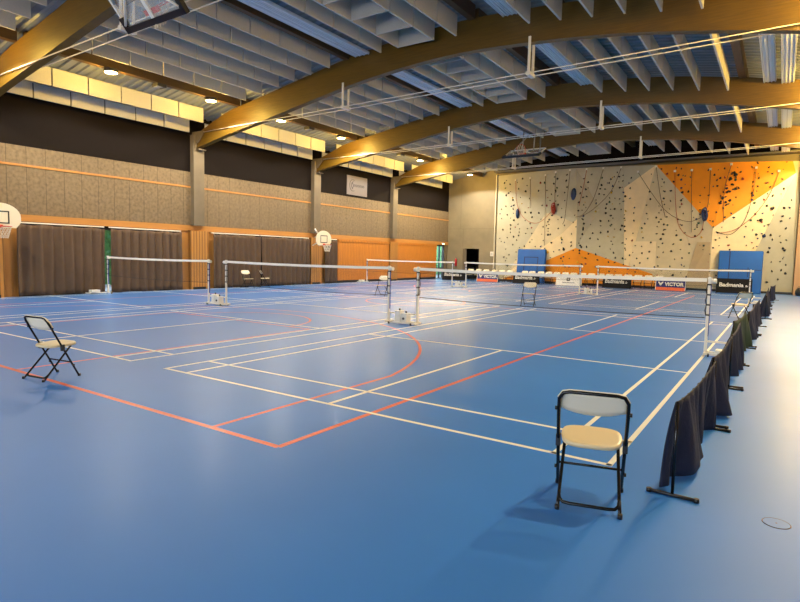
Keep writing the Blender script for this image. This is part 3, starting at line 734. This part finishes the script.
# ------------------------------------------------------------------ banners along the far end
def banner(x0, x1, y, z0, h, mt, name_label, kind):
    t = thing('banner_board', name_label, 'banner', ((x0+x1)/2, y, 0), 0, 'advertising boards at the far end'); w = (x1-x0)/2
    lean = .14
    def face(zz): return lean*zz/h
    mb = MB(); mb.prism([(-w, 0, z0), (w, 0, z0), (w, lean, z0+h), (-w, lean, z0+h)], (0, .02, 0)); mb.prism([(-w, 2*lean+.04, z0), (w, 2*lean+.04, z0), (w, lean+.02, z0+h), (-w, lean+.02, z0+h)], (0, .02, 0)); f = mb.build('panel', mt, t)
    zd = Vector((0, lean, h)).normalized(); off = Vector((0, -.004, 0))
    P = lambda x, s: Vector((x, lean*s, z0+h*s))+off
    if kind == 'bad':
        o = text_mb('Badmania', .30, m_print_w, 'lettering', t, P(-w*.82, .44), (1, 0, 0), zd, width=w*1.36, bold=.009)
        text_mb('.fr', .16, m_print_w, 'lettering', t, P(w*.60, .44), (1, 0, 0), zd, width=w*.2, bold=.004)
    elif kind == 'vic':
        mb = MB(); mb.prism([(-w, -.004, z0), (w, -.004, z0), (w, lean*.3-.004, z0+h*.3), (-w, lean*.3-.004, z0+h*.3)], (0, -.002, 0)); mb.build('lower_stripe', m_banner_o, t)
        mb = MB(); mb.prism([(-w, -.005, z0+.0), (-w+.03, -.005, z0), (-w+.03, lean-.005, z0+h), (-w, lean-.005, z0+h)], (0, -.003, 0)); mb.prism([(w-.03, -.005, z0), (w, -.005, z0), (w, lean-.005, z0+h), (w-.03, lean-.005, z0+h)], (0, -.003, 0)); mb.build('edge', m_print_w, t)
        text_mb('VICTOR', .26, m_print_w, 'lettering', t, P(-w*.40, .46), (1, 0, 0), zd, width=w*1.28, bold=.014)
        a = [(-.84, .80), (-.72, .80), (-.64, .62), (-.50, .80), (-.40, .80), (-.60, .42), (-.68, .42)]
        mb = MB(); mb.prism([P(x*w, s) for x, s in [(-.86, .80), (-.74, .80), (-.66, .64), (-.58, .80), (-.46, .80), (-.62, .46), (-.70, .46)]], (0, -.004, 0)); mb.build('logo', m_print_w, t)
    elif kind == 'white':
        mb = MB()
        mb.prism([P(-.10, .80), P(-.05, .80), P(-.05, .5), P(-.10, .5)], (0, -.004, 0)); mb.prism([P(-.10, .5), P(.10, .5), P(.10, .42), P(-.10, .42)], (0, -.004, 0)); mb.prism([P(.04, .74), P(.10, .80), P(.10, .5), P(.04, .5)], (0, -.004, 0)); mb.prism([P(-.03, .80), P(.03, .80), P(.02, .58), P(-.02, .58)], (0, -.004, 0))
        mb.build('logo', m_print_k, t)
        mb = MB(); x = -.36
        while x < .36: mb.prism([P(x, .30), P(x+.035, .30), P(x+.035, .235), P(x, .235)], (0, -.004, 0)); x += .055
        mb.build('small_print', m_print_k, t)
    mb = MB(); mb.box(-w, -w+.03, .0, 2*lean+.06, 0, z0+.01); mb.box(w-.03, w, 0, 2*lean+.06, 0, z0+.01); mb.build('foot', m_black, t)
BH = .66
banner(-12.82, -11.11, 30.3, .02, BH, m_banner_k, 'black lettered banner board in front of the dark doorway', 'bad')
banner(-10.11, -8.55, 30.3, .02, BH-.06, m_banner_v, 'blue and orange banner board left of the doorway-side blue mat', 'vic')
banner(-7.5, -5.75, 30.3, .02, BH, m_banner_k, 'black lettered banner board below the left blue mat', 'bad')
banner(-4.6, -3.05, 30.3, .02, BH+.04, m_banner_w, 'white banner board with small dark emblem', 'white')
banner(-1.75, -.15, 30.3, .02, BH, m_banner_k, 'black lettered banner board before the orange climbing panels', 'bad')
banner(1.2, 2.76, 30.3, .02, BH-.06, m_banner_v, 'blue and orange banner board right of the chair row', 'vic')
banner(4.24, 5.9, 30.3, .04, BH+.12, m_banner_k, 'large black lettered banner board before the right blue mat', 'bad')

# ------------------------------------------------------------------ court barriers along the right
def barrier(x0, y0, x1, y1, mt, label, seed, ht=.69, sag=.05, skew=0.):
    rng = random.Random(seed)
    d = Vector((x1-x0, y1-y0, 0)); L = d.length
    t = thing('court_barrier', label, 'barrier', (x0, y0, 0), math.atan2(d.y, d.x), 'fabric court barriers')
    for u in (.02, L-.02):
        mb = MB(); mb.tube([(u, 0, .02), (u+skew*.2, -skew, ht+.01)], .011, 8); p = mb.build('pole', m_blackmetal, t)
        mb = MB(); mb.tube([(u, -.15, .014), (u, .15, .014)], .013, 8); mb.build('foot', m_black, p)
        mb = MB(); mb.cyl((u, -.155, .0), .018, .028, 8); mb.cyl((u, .155, .0), .018, .028, 8); mb.build('end_cap', m_black, p)
    mb = MB(); nx, nz = 60, 14; vs = []; ph = [rng.uniform(0, 6) for _ in range(6)]
    for i in range(nx+1):
        u = i/nx
        for k in range(nz+1):
            v = k/nz
            top = ht-sag*4*u*(1-u); bot = .045+.04*math.sin(u*6+ph[3])*u
            z = bot+(top-bot)*v; q = 1-v
            w = q*(.05*math.sin(u*17+ph[0]+v*1.5)+.035*math.sin(u*31+ph[1])+.06*math.sin(u*5+ph[2]))+.012*math.sin(u*50+ph[4])
            w += q*.2*(1-u)**6-q*.09*math.sin(PI*min(1, u*1.4))*(1-.5*u); uu = u+.03*q*math.sin(u*9+ph[5])*u*3*(1-u)
            vs.append((.03+uu*(L-.06), w-.0-skew*v+.0, z))
    mb.add(vs, [(i*(nz+1)+k, (i+1)*(nz+1)+k, (i+1)*(nz+1)+k+1, i*(nz+1)+k+1) for i in range(nx) for k in range(nz)], 0, True)
    o = mb.build('fabric', mt, t); s = o.modifiers.new('thickness', 'SOLIDIFY'); s.thickness = .006
    mb = MB(); mb.tube([(.02+i/20*(L-.04), -skew, ht+.005-sag*4*(i/20)*(1-i/20)) for i in range(21)], .006, 6); mb.build('top_cord', m_cord, t)
    return t
BL = [(-.37, 1.70, 6.60, 6.66, 0), (1.78, 3.90, 6.63, 6.66, 0), (4.0, 6.0, 6.65, 6.64, 0), (6.1, 8.25, 6.58, 6.66, 1), (8.5, 10.7, 6.66, 6.68, 0), (10.9, 13.0, 6.68, 6.74, 0), (15.5, 17.6, 6.82, 6.78, 0), (17.8, 19.9, 6.78, 6.78, 0), (20.1, 22.2, 6.78, 6.76, 0), (24.4, 26.3, 6.8, 6.95, 0)]
BLAB = ['navy fabric court barrier nearest the camera, beside the foreground chair', 'navy fabric court barrier, second from the camera', 'navy fabric court barrier beside the near right net post', 'dark green fabric court barrier, fourth from the camera', 'navy fabric court barrier just beyond the green one', 'navy fabric court barrier before the folding chair at right', 'navy barrier beyond the right folding chair, first of the far three', 'navy barrier beyond the right folding chair, second of the far three', 'navy barrier beyond the right folding chair, third of the far three', 'crumpled dark barrier farthest away, before the climbing wall']
for i, (ya, yb, xa, xb, gi) in enumerate(BL):
    barrier(xa, ya, xb, yb, m_greenf if gi else m_navy, BLAB[i], 20+i, ht=.70 if i else .68, sag=.04, skew=-.04 if i in (3, 5) else 0)

# floor socket cap and far-right bag
t = thing('floor_socket_cap', 'round capped floor socket in the blue floor at lower right', 'floor cap', (7.22, -.39, 0))
mb = MB(); mb.cyl((0, 0, .0), .075, .003, 32); mb.build('cap', m_floor, t)
mb = MB(); mb.tube([(.078*math.cos(a*PI/16), .078*math.sin(a*PI/16), .001) for a in range(32)], .003, 4, closed=True); mb.cyl((0, 0, .003), .006, .001, 8); mb.build('ring', m_black, t)
mb = MB(); N = 14; vs = []
for k, (z, r) in enumerate(((0, .15), (.1, .2), (.25, .2), (.38, .14), (.44, .05))):
    for i in range(N):
        a = 2*PI*i/N; vs.append((r*math.cos(a)*1.1, r*math.sin(a)*.8, z))
mb.add(vs, [(k*N+i, k*N+(i+1) % N, (k+1)*N+(i+1) % N, (k+1)*N+i) for k in range(4) for i in range(N)]+[tuple(reversed(range(N))), tuple(4*N+i for i in range(N))], 0, True)
t = thing('sports_bag', 'black bag on the floor at the far right edge', 'bag', (8.02, 31.9, 0)); mb.build('body', m_black, t)
mb = MB(); mb.tube([(-.12, 0, .40), (-.08, 0, .5), (.08, 0, .5), (.12, 0, .40)], .012, 6); mb.build('handle', m_black, t)
# wall sign and small fittings
t = thing('wall_sign', 'grey rectangular sign with round emblem high on the dark left wall', 'sign', (XL-.02, 21.95, 5.68))
mb = MB(); mb.box(.0, .04, -.95, .95, -.55, .55); mb.build('panel', m_sign, t)
mb = MB()
for (cyy, r, a0, a1) in ((-.42, .30, 60, 300), (-.36, .2, 80, 250)):
    mb.tube([(.045, cyy+r*math.cos(math.radians(a)), r*1.1*math.sin(math.radians(a))) for a in range(a0, a1+1, 12)], .014, 5)
mb.tube([(.045, -.52, .18), (.045, -.36, .0), (.045, -.46, -.18)], .02, 5); mb.build('emblem', m_signk, t)
mb = MB()
for k in range(6):
    y_ = -.24+k*.165; mb.tube([(.045, y_+.055*math.cos(a*PI/5), .01+.07*math.sin(a*PI/5)) for a in range(10)], .014, 4, closed=True)
mb.build('lettering', m_signk, t)
t = thing('fire_extinguisher', 'red fire extinguisher hanging on the concrete wall left of the doorway', 'fire extinguisher', (-13.2, YF-.12, .95))
mb = MB(); mb.tube([(0, 0, 0), (0, 0, .04), (0, 0, .46), (0, 0, .54), (0, 0, .58)], [.06, .085, .085, .06, .03], 16); mb.build('cylinder', m_ext, t)
mb = MB(); mb.tube([(0, 0, .58), (0, 0, .63)], .025, 8); mb.tube([(0, 0, .61), (.08, 0, .66)], .012, 6); mb.tube([(.02, 0, .6), (.11, -.02, .5), (.1, -.02, .2)], .012, 6); mb.box(-.04, .04, .05, .12, .2, .5); mb.build('valve', m_black, t)
t = thing('wall_box', 'small white control box on the concrete wall beside the climbing wall', 'box', (-10.3, YF, 1.75))
mb = MB(); mb.box(-.12, .12, -.1, 0, 0, .32); mb.build('housing', m_steel, t, bevel=.01); mb = MB(); mb.box(-.08, .08, -.104, -.1, .05, .27); mb.build('cover', m_bafw, t)
t = thing('exit_lamp', 'small lit exit lamp above the far corner window', 'lamp', (XL+.02, 32.3, 2.58))
mb = MB(); mb.box(0, .05, -.16, .16, -.05, .06); mb.build('housing', m_steel, t); mb = MB(); mb.box(.05, .06, -.13, .13, -.04, .04); mb.build('lens', mat('exit_lens', (220, 255, 220), .4, emit=(220, 255, 215), estr=3), t)

# ------------------------------------------------------------------ crash mats
def crash_mat(x0, x1, y, h, thick, label, outline):
    t = thing('crash_mat', label, 'mat', ((x0+x1)/2, y, 0), 0, 'blue crash mats'); w = (x1-x0)/2; tilt = math.radians(-6)
    R = Matrix.Rotation(tilt, 3, 'X')
    mb = MB(); mb.box(-w, w, 0, thick, 0, h, rot=R); mb.build('body', m_mat_blue, t, bevel=.05)
    mb = MB()
    if outline:
        for (a, b_, c, d) in ((-.48, .52, 1.72, 1.77), (-.48, -.43, .5, 1.77), (.47, .52, .5, 1.77), (-.48, .52, .5, .55)): mb.box(a, b_, -.012, 0, c, d, rot=R)
    else:
        mb.box(-w+.52, -w+.56, -.012, 0, .1, h-.04, rot=R); mb.box(-w+.02, w-.04, -.012, 0, 1.28, 1.31, rot=R); mb.box(.38, .41, -.012, 0, .9, 1.45, rot=R)
    mb.build('seam', m_mat_dark, t)
crash_mat(-8.05, -6.08, 32.15, 2.30, .30, 'blue crash mat with square outline leaning on the left climbing wall', True)
crash_mat(4.14, 6.26, 31.85, 2.36, .35, 'blue crash mat with dark seams leaning at the right', False)

# ------------------------------------------------------------------ climbing wall
CV = {'TL': (-10.09, 33.05, 7.45), 'T2': (-6.83, 32.9, 7.58), 'T3': (-4.43, 32.8, 7.61), 'T4': (-1.43, 32.8, 7.53), 'A': (.5, 32.35, 7.4), 'T6': (4.6, 32.25, 7.27), 'TR': (7.27, 32.75, 7.2),
 'M1': (-6.3, 32.75, 4.73), 'R': (-4.04, 32.25, 4.26), 'S': (-1.35, 32.75, 6.17), 'P': (3.74, 32.15, 3.62), 'RE1': (7.45, 32.75, 6.56), 'L': (-8.97, 32.95, .65), 'OL': (-9.57, 33.0, .05), 'BL': (-9.95, 33.05, .12), 'B1': (-9.1, 33.0, .12), 'B2': (-4.0, 32.6, .12), 'O1': (-4.08, 32.45, 2.4),
 'G': (-1.09, 32.7, 1.4), 'G0': (-1.09, 32.68, .12), 'H': (-.78, 32.63, 1.32), 'K': (.58, 32.65, .87), 'K2': (1.08, 32.65, .12), 'B5': (3.67, 32.55, .12), 'Q2': (5.0, 32.85, .12), 'BR': (7.69, 33.05, .12), 'TRR': (7.69, 33.0, 7.2), 'N': (-5.6, 32.6, 4.62), 'N2': (-4.15, 32.3, 3.95)}
CW = thing('climbing_wall', 'faceted grey, cream and orange climbing wall across the far end', 'climbing wall', (0, 0, 0))
FAC = [('grey_panel', m_grey_climb, ['TL', 'T2', 'M1', 'L', 'OL', 'BL']), ('grey_panel', m_grey_climb, ['T2', 'T3', 'R', 'N', 'M1']), ('overhang_panel', m_grey_climb, ['N', 'R', 'N2']), ('tan_panel', m_tan_climb, ['M1', 'N', 'N2', 'L']), ('cream_panel', m_lit_cream_climb, ['N2', 'R', 'O1', 'OL', 'L']),
 ('orange_panel', m_orange_climb, ['O1', 'B2', 'B1', 'OL']), ('orange_panel', m_orange_climb, ['O1', 'G', 'G0', 'B2']), ('orange_panel', m_orange_climb, ['G', 'H', 'K', 'K2', 'G0']), ('grey_panel', m_grey_climb, ['T3', 'T4', 'S', 'G', 'O1', 'R']), ('grey_panel', m_grey_climb, ['T4', 'A', 'S']),
 ('cream_panel', m_lit_cream_climb, ['S', 'A', 'H', 'G']), ('tan_panel', m_tan_climb, ['A', 'P', 'B5']), ('tan_panel', m_tan_climb, ['A', 'B5', 'K2', 'K', 'H']), ('orange_panel', m_orange_climb, ['A', 'T6', 'P']), ('orange_panel', m_orange_climb, ['T6', 'TR', 'RE1', 'P']),
 ('cream_panel', m_lit_cream_climb, ['P', 'RE1', 'Q2', 'B5']), ('grey_panel', m_grey_climb, ['RE1', 'BR', 'Q2']), ('grey_panel', m_grey_climb, ['TR', 'TRR', 'BR', 'RE1'])]
for nm, m_, ks in FAC:
    mb = MB(); pts = [CV[k] for k in ks]; n = len(pts)
    cen = tuple(sum(p[i] for p in pts)/n for i in range(3))
    if n == 3: mb.add(pts, [(0, 1, 2)])
    elif n == 4: mb.add(pts, [(0, 1, 2), (0, 2, 3)])
    else: mb.add(pts+[cen], [(i, (i+1) % n, n) for i in range(n)])
    # depth back to the carrying wall
    for i in range(n):
        a, b_ = pts[i], pts[(i+1) % n]; mb.add([a, b_, (b_[0], YF-.0, b_[2]), (a[0], YF-.0, a[2])], [(0, 1, 2, 3)])
    mb.build(nm, m_, CW)
def facet_y(x, z):
    best = None
    for nm, m_, ks in FAC:
        pts = [CV[k] for k in ks]; n = len(pts); c = tuple(sum(p[i] for p in pts)/n for i in range(3))
        tris = [(pts[i], pts[(i+1) % n], c) for i in range(n)] if n > 4 else ([(pts[0], pts[1], pts[2])]+([(pts[0], pts[2], pts[3])] if n == 4 else []))
        for a, b_, c_ in tris:
            den = (b_[2]-c_[2])*(a[0]-c_[0])+(c_[0]-b_[0])*(a[2]-c_[2])
            if abs(den) < 1e-9: continue
            l1 = ((b_[2]-c_[2])*(x-c_[0])+(c_[0]-b_[0])*(z-c_[2]))/den; l2 = ((c_[2]-a[2])*(x-c_[0])+(a[0]-c_[0])*(z-c_[2]))/den; l3 = 1-l1-l2
            if min(l1, l2, l3) >= -1e-6:
                yv = l1*a[1]+l2*b_[1]+l3*c_[1]
                if best is None or yv < best: best = yv
    return best
mb = MB(); mb.prism([(2.96, facet_y(2.96, 2.82)-.02, 2.82), (3.66, facet_y(3.66, 2.82)-.02, 2.82), (3.64, facet_y(3.64, .15)-.02, .15), (2.35, facet_y(2.35, .15)-.02, .15)], (0, .1, 0)); mb.build('dark_tan_panel', m_dtan_climb, CW)
mb = MB(); mb.prism([(-.55, facet_y(-.5, 2.8)-.02, 2.85), (.75, facet_y(.75, 2.85)-.02, 2.85), (.75, facet_y(.75, 1.2)-.02, 1.0), (-.75, facet_y(-.7, 1.3)-.02, 1.32)], (0, .1, 0)); mb.build('pale_panel', mat('climb_pale', (234, 214, 172), .8, noise=(2.2, .06)), CW)
mb = MB(); mb.box(-9.95, 7.7, 32.75, YF-.01, 0, .12); mb.build('plinth', m_black, CW)
mb = MB(); mb.box(-10.05, 7.69, 32.35, YF, 7.62, 7.72); mb.build('top_beam', mat('top_rail', (96, 92, 84), .6), CW)
mb = MB(); mb.box(-10.12, -10.05, 32.9, YF, 0, 7.5); mb.build('edge_strip', mat('edge_pale', (206, 196, 168), .7), CW)
# holds: lines of bolted grips
def hold_geo(mb, x, y, z, s, rng, mi=0):
    k = len(mb.v); vs = []; n = 7; a0 = rng.uniform(0, 6); el = rng.uniform(.5, 1.)
    ca, sa = math.cos(a0), math.sin(a0)
    for (d, r) in ((0.02, 1.), (-.35, .85), (-.62, .4)):
        for i in range(n):
            a = 2*PI*i/n; rr = s*.5*r*(1+.18*math.sin(3*a+a0)); u, v = rr*math.cos(a), rr*math.sin(a)*el
            vs.append((x+u*ca-v*sa, y+d*s*.7, z+u*sa+v*ca))
    mb.add(vs, [(q*n+i, q*n+(i+1) % n, (q+1)*n+(i+1) % n, (q+1)*n+i) for q in range(2) for i in range(n)]+[tuple(2*n+i for i in range(n))], mi, True)
rng = random.Random(11); spots = []
for ln_ in range(40):                       # routes run up the wall in loose slanting lines
    x = -9.7+ln_*.437+rng.uniform(-.2, .2); dx = rng.uniform(-.16, .16) if x > -7 else rng.uniform(-.5, -.2)
    z = rng.uniform(.5, 1.2)
    while z < 7.2:
        px = x+dx*(z-3)+rng.uniform(-.16, .16)
        if rng.random() < .95 and -9.8 < px < 7.4: spots.append((px, z, rng.uniform(.075, .16)))
        z += rng.uniform(.22, .62)
for k in range(26): spots.append((3.9+rng.uniform(-.1, .6)+k*.028, 4.9+k*.075+rng.uniform(-.25, .25), rng.uniform(.12, .2)))
for (bx_, bz_) in ((-6.0, 2.1), (6.0, 4.05), (-4.9, 2.3), (6.5, 4.7), (6.2, 3.2)): spots.append((bx_, bz_, .22))
spots = [(x, facet_y(x, z), z, s) for (x, z, s) in spots]; spots = [p for p in spots if p[1] is not None]
spots.sort(key=lambda p: -p[3])
MATS = [m_holdk, m_holdb, m_holdg, m_holdy, m_holdr]
rest = MB()
for i, (x, y, z, s) in enumerate(spots):
    mi = rng.choices(range(5), (78, 8, 6, 3, 5))[0]
    if i < 100:
        mb = MB(); hold_geo(mb, x, y, z, s, rng); mb.build('climbing_hold', MATS[mi], CW)
    else: hold_geo(rest, x, y, z, s, rng, mi)
tag(rest.build('climbing_holds', MATS, CW), kind='stuff')
for (x, z, w, h, m_) in ((-8.41, 4.75, .13, .36, m_holdb), (-4.42, 5.88, .18, .42, m_holdb)):
    y = facet_y(x, z); mb = MB(); n = 14
    vs = [(x+w*math.cos(2*PI*i/n)*r, y-d, z+h*math.sin(2*PI*i/n)*r) for (d, r) in ((-.03, 1), (.09, .9), (.14, .4)) for i in range(n)]
    mb.add(vs, [(q*n+i, q*n+(i+1) % n, (q+1)*n+(i+1) % n, (q+1)*n+i) for q in range(2) for i in range(n)]+[tuple(2*n+i for i in range(n))], 0, True); mb.build('volume_hold', m_, CW)
# ropes
ROPES = [[(-8.63, 7.02), (-8.5, 5.6), (-8.09, 4.64), (-7.29, 4.09), (-6.52, 4.21), (-5.67, 5.05)], [(-7.55, 7.1), (-7.47, 5.1)], [(-6.45, 7.23), (-6.24, 2.56)], [(-5.75, 7.38), (-5.68, 5.18)], [(-4.79, 7.45), (-4.86, 4.57), (-5.02, 3.93)], [(-3.71, 7.44), (-3.98, 5.12)], [(-2.66, 7.43), (-3.12, 5.66), (-3.63, 4.61), (-4.13, 4.37)], [(-1.58, 7.42), (-2.1, 5.99), (-3.14, 4.85), (-3.88, 4.36)],
 [(-.52, 7.05), (.21, 5.94), (1.05, 4.8), (1.83, 4.2), (2.58, 4.01), (3.23, 4.29)], [(.53, 7.27), (.84, 5.56), (1.18, 4.27)], [(1.57, 6.92), (1.75, 4.66), (2.02, 3.62), (2.63, 3.09), (3.13, 3.38), (3.28, 4.23)], [(2.46, 6.92), (2.64, 3.38)], [(3.42, 6.91), (3.43, 5.18), (3.27, 4.34)], [(4.44, 7.12), (4.18, 5.71), (4.24, 3.93)], [(5.63, 6.87), (5.54, 5.38), (5.24, 4.03), (4.62, 3.26), (3.88, 3.43)], [(6.68, 6.65), (6.35, 5.5), (5.74, 4.4), (4.85, 3.54), (4.03, 3.32)]]
RL = ['draped to the red rope bundle, leftmost', 'hanging straight, second from the left', 'hanging long and straight above the left blue mat', 'dropping into the red rope bundle', 'slanting beside the blue oval hold', 'short, right of the blue oval hold', 'draped left to the ridge point, lower of two', 'draped left to the ridge point, upper of two', 'draped from the cream strip to the blue rope bundle', 'slanting from the apex of the orange panel', 'looping deepest below the blue rope bundle', 'hanging straight on the left part of the orange panel', 'dropping into the blue rope bundle', 'slanting on the right part of the orange panel', 'looping from the right to the orange tip, inner', 'looping from the right to the orange tip, outer']
def smooth(pts, n=6):
    out = []
    for i in range(len(pts)-1):
        p0, p1, p2, p3 = pts[max(i-1, 0)], pts[i], pts[i+1], pts[min(i+2, len(pts)-1)]
        for k in range(n):
            t_ = k/n
            out.append(tuple(.5*((2*p1[j])+(-p0[j]+p2[j])*t_+(2*p0[j]-5*p1[j]+4*p2[j]-p3[j])*t_*t_+(-p0[j]+3*p1[j]-3*p2[j]+p3[j])*t_**3) for j in range(len(p1))))
    return out+[pts[-1]]
for i, r in enumerate(ROPES):
    pts = []
    for (x, z) in smooth(r):
        y = facet_y(x, z); pts.append((x, (y if y is not None else 32.3)-.06, z))
    t = thing('climbing_rope', 'climbing rope %s' % RL[i], 'rope', pts[0], 0, 'ropes on the climbing wall')
    pl = [tuple(p[j]-pts[0][j] for j in range(3)) for p in pts]
    mb = MB(); mb.tube(pl, .014, 5); mb.build('line', m_rope if i % 5 else m_rope_red, t)
    mb = MB(); mb.box(-.055, .055, -.05, .1, -.02, .09); mb.build('anchor', m_steel, t)
for (x, z, m_, lb) in ((-5.75, 4.98, m_rope_red, 'red tied-up rope bundle on the left of the climbing wall'), (3.28, 4.38, m_rope_blue, 'dark blue tied-up rope bundle left of the orange tip')):
    y = (facet_y(x, z) or 32.3)-.12; t = thing('rope_bundle', lb, 'rope', (x, y, z)); mb = MB()
    for k in range(9):
        a = k*.7; w = .12+.03*math.sin(k*2.1); mb.tube([(w*math.cos(q*PI/6+a*.1)*.8+.05*math.sin(k), .05*math.sin(k*1.7), .28*math.sin(q*PI/6)+.03*k-.1) for q in range(12)], .022, 5, closed=True)
    mb.build('coil', m_, t)
    mb = MB(); mb.box(-.05, .05, -.04, .14, .25, .33); mb.build('anchor', m_steel, t)

# ------------------------------------------------------------------ world and view
w = bpy.data.worlds.new('world'); scene.world = w; w.use_nodes = True
bg = w.node_tree.nodes['Background']; sky = w.node_tree.nodes.new('ShaderNodeTexSky'); sky.sky_type = 'HOSEK_WILKIE'; sky.turbidity = 5; sky.sun_direction = (-.4, .3, .85)
w.node_tree.links.new(sky.outputs[0], bg.inputs[0]); bg.inputs[1].default_value = 40.0
vs_ = scene.view_settings; vs_.view_transform = 'Standard'; vs_.look = 'None'; vs_.gamma = 1.0; vs_.exposure = 0.1; vs_.use_curve_mapping = False
cyc = scene.cycles; cyc.max_bounces = 8; cyc.diffuse_bounces = 5; cyc.glossy_bounces = 3; cyc.transmission_bounces = 4; cyc.transparent_max_bounces = 16; cyc.caustics_reflective = False; cyc.caustics_refractive = False; cyc.sample_clamp_indirect = 6; cyc.use_denoising = True
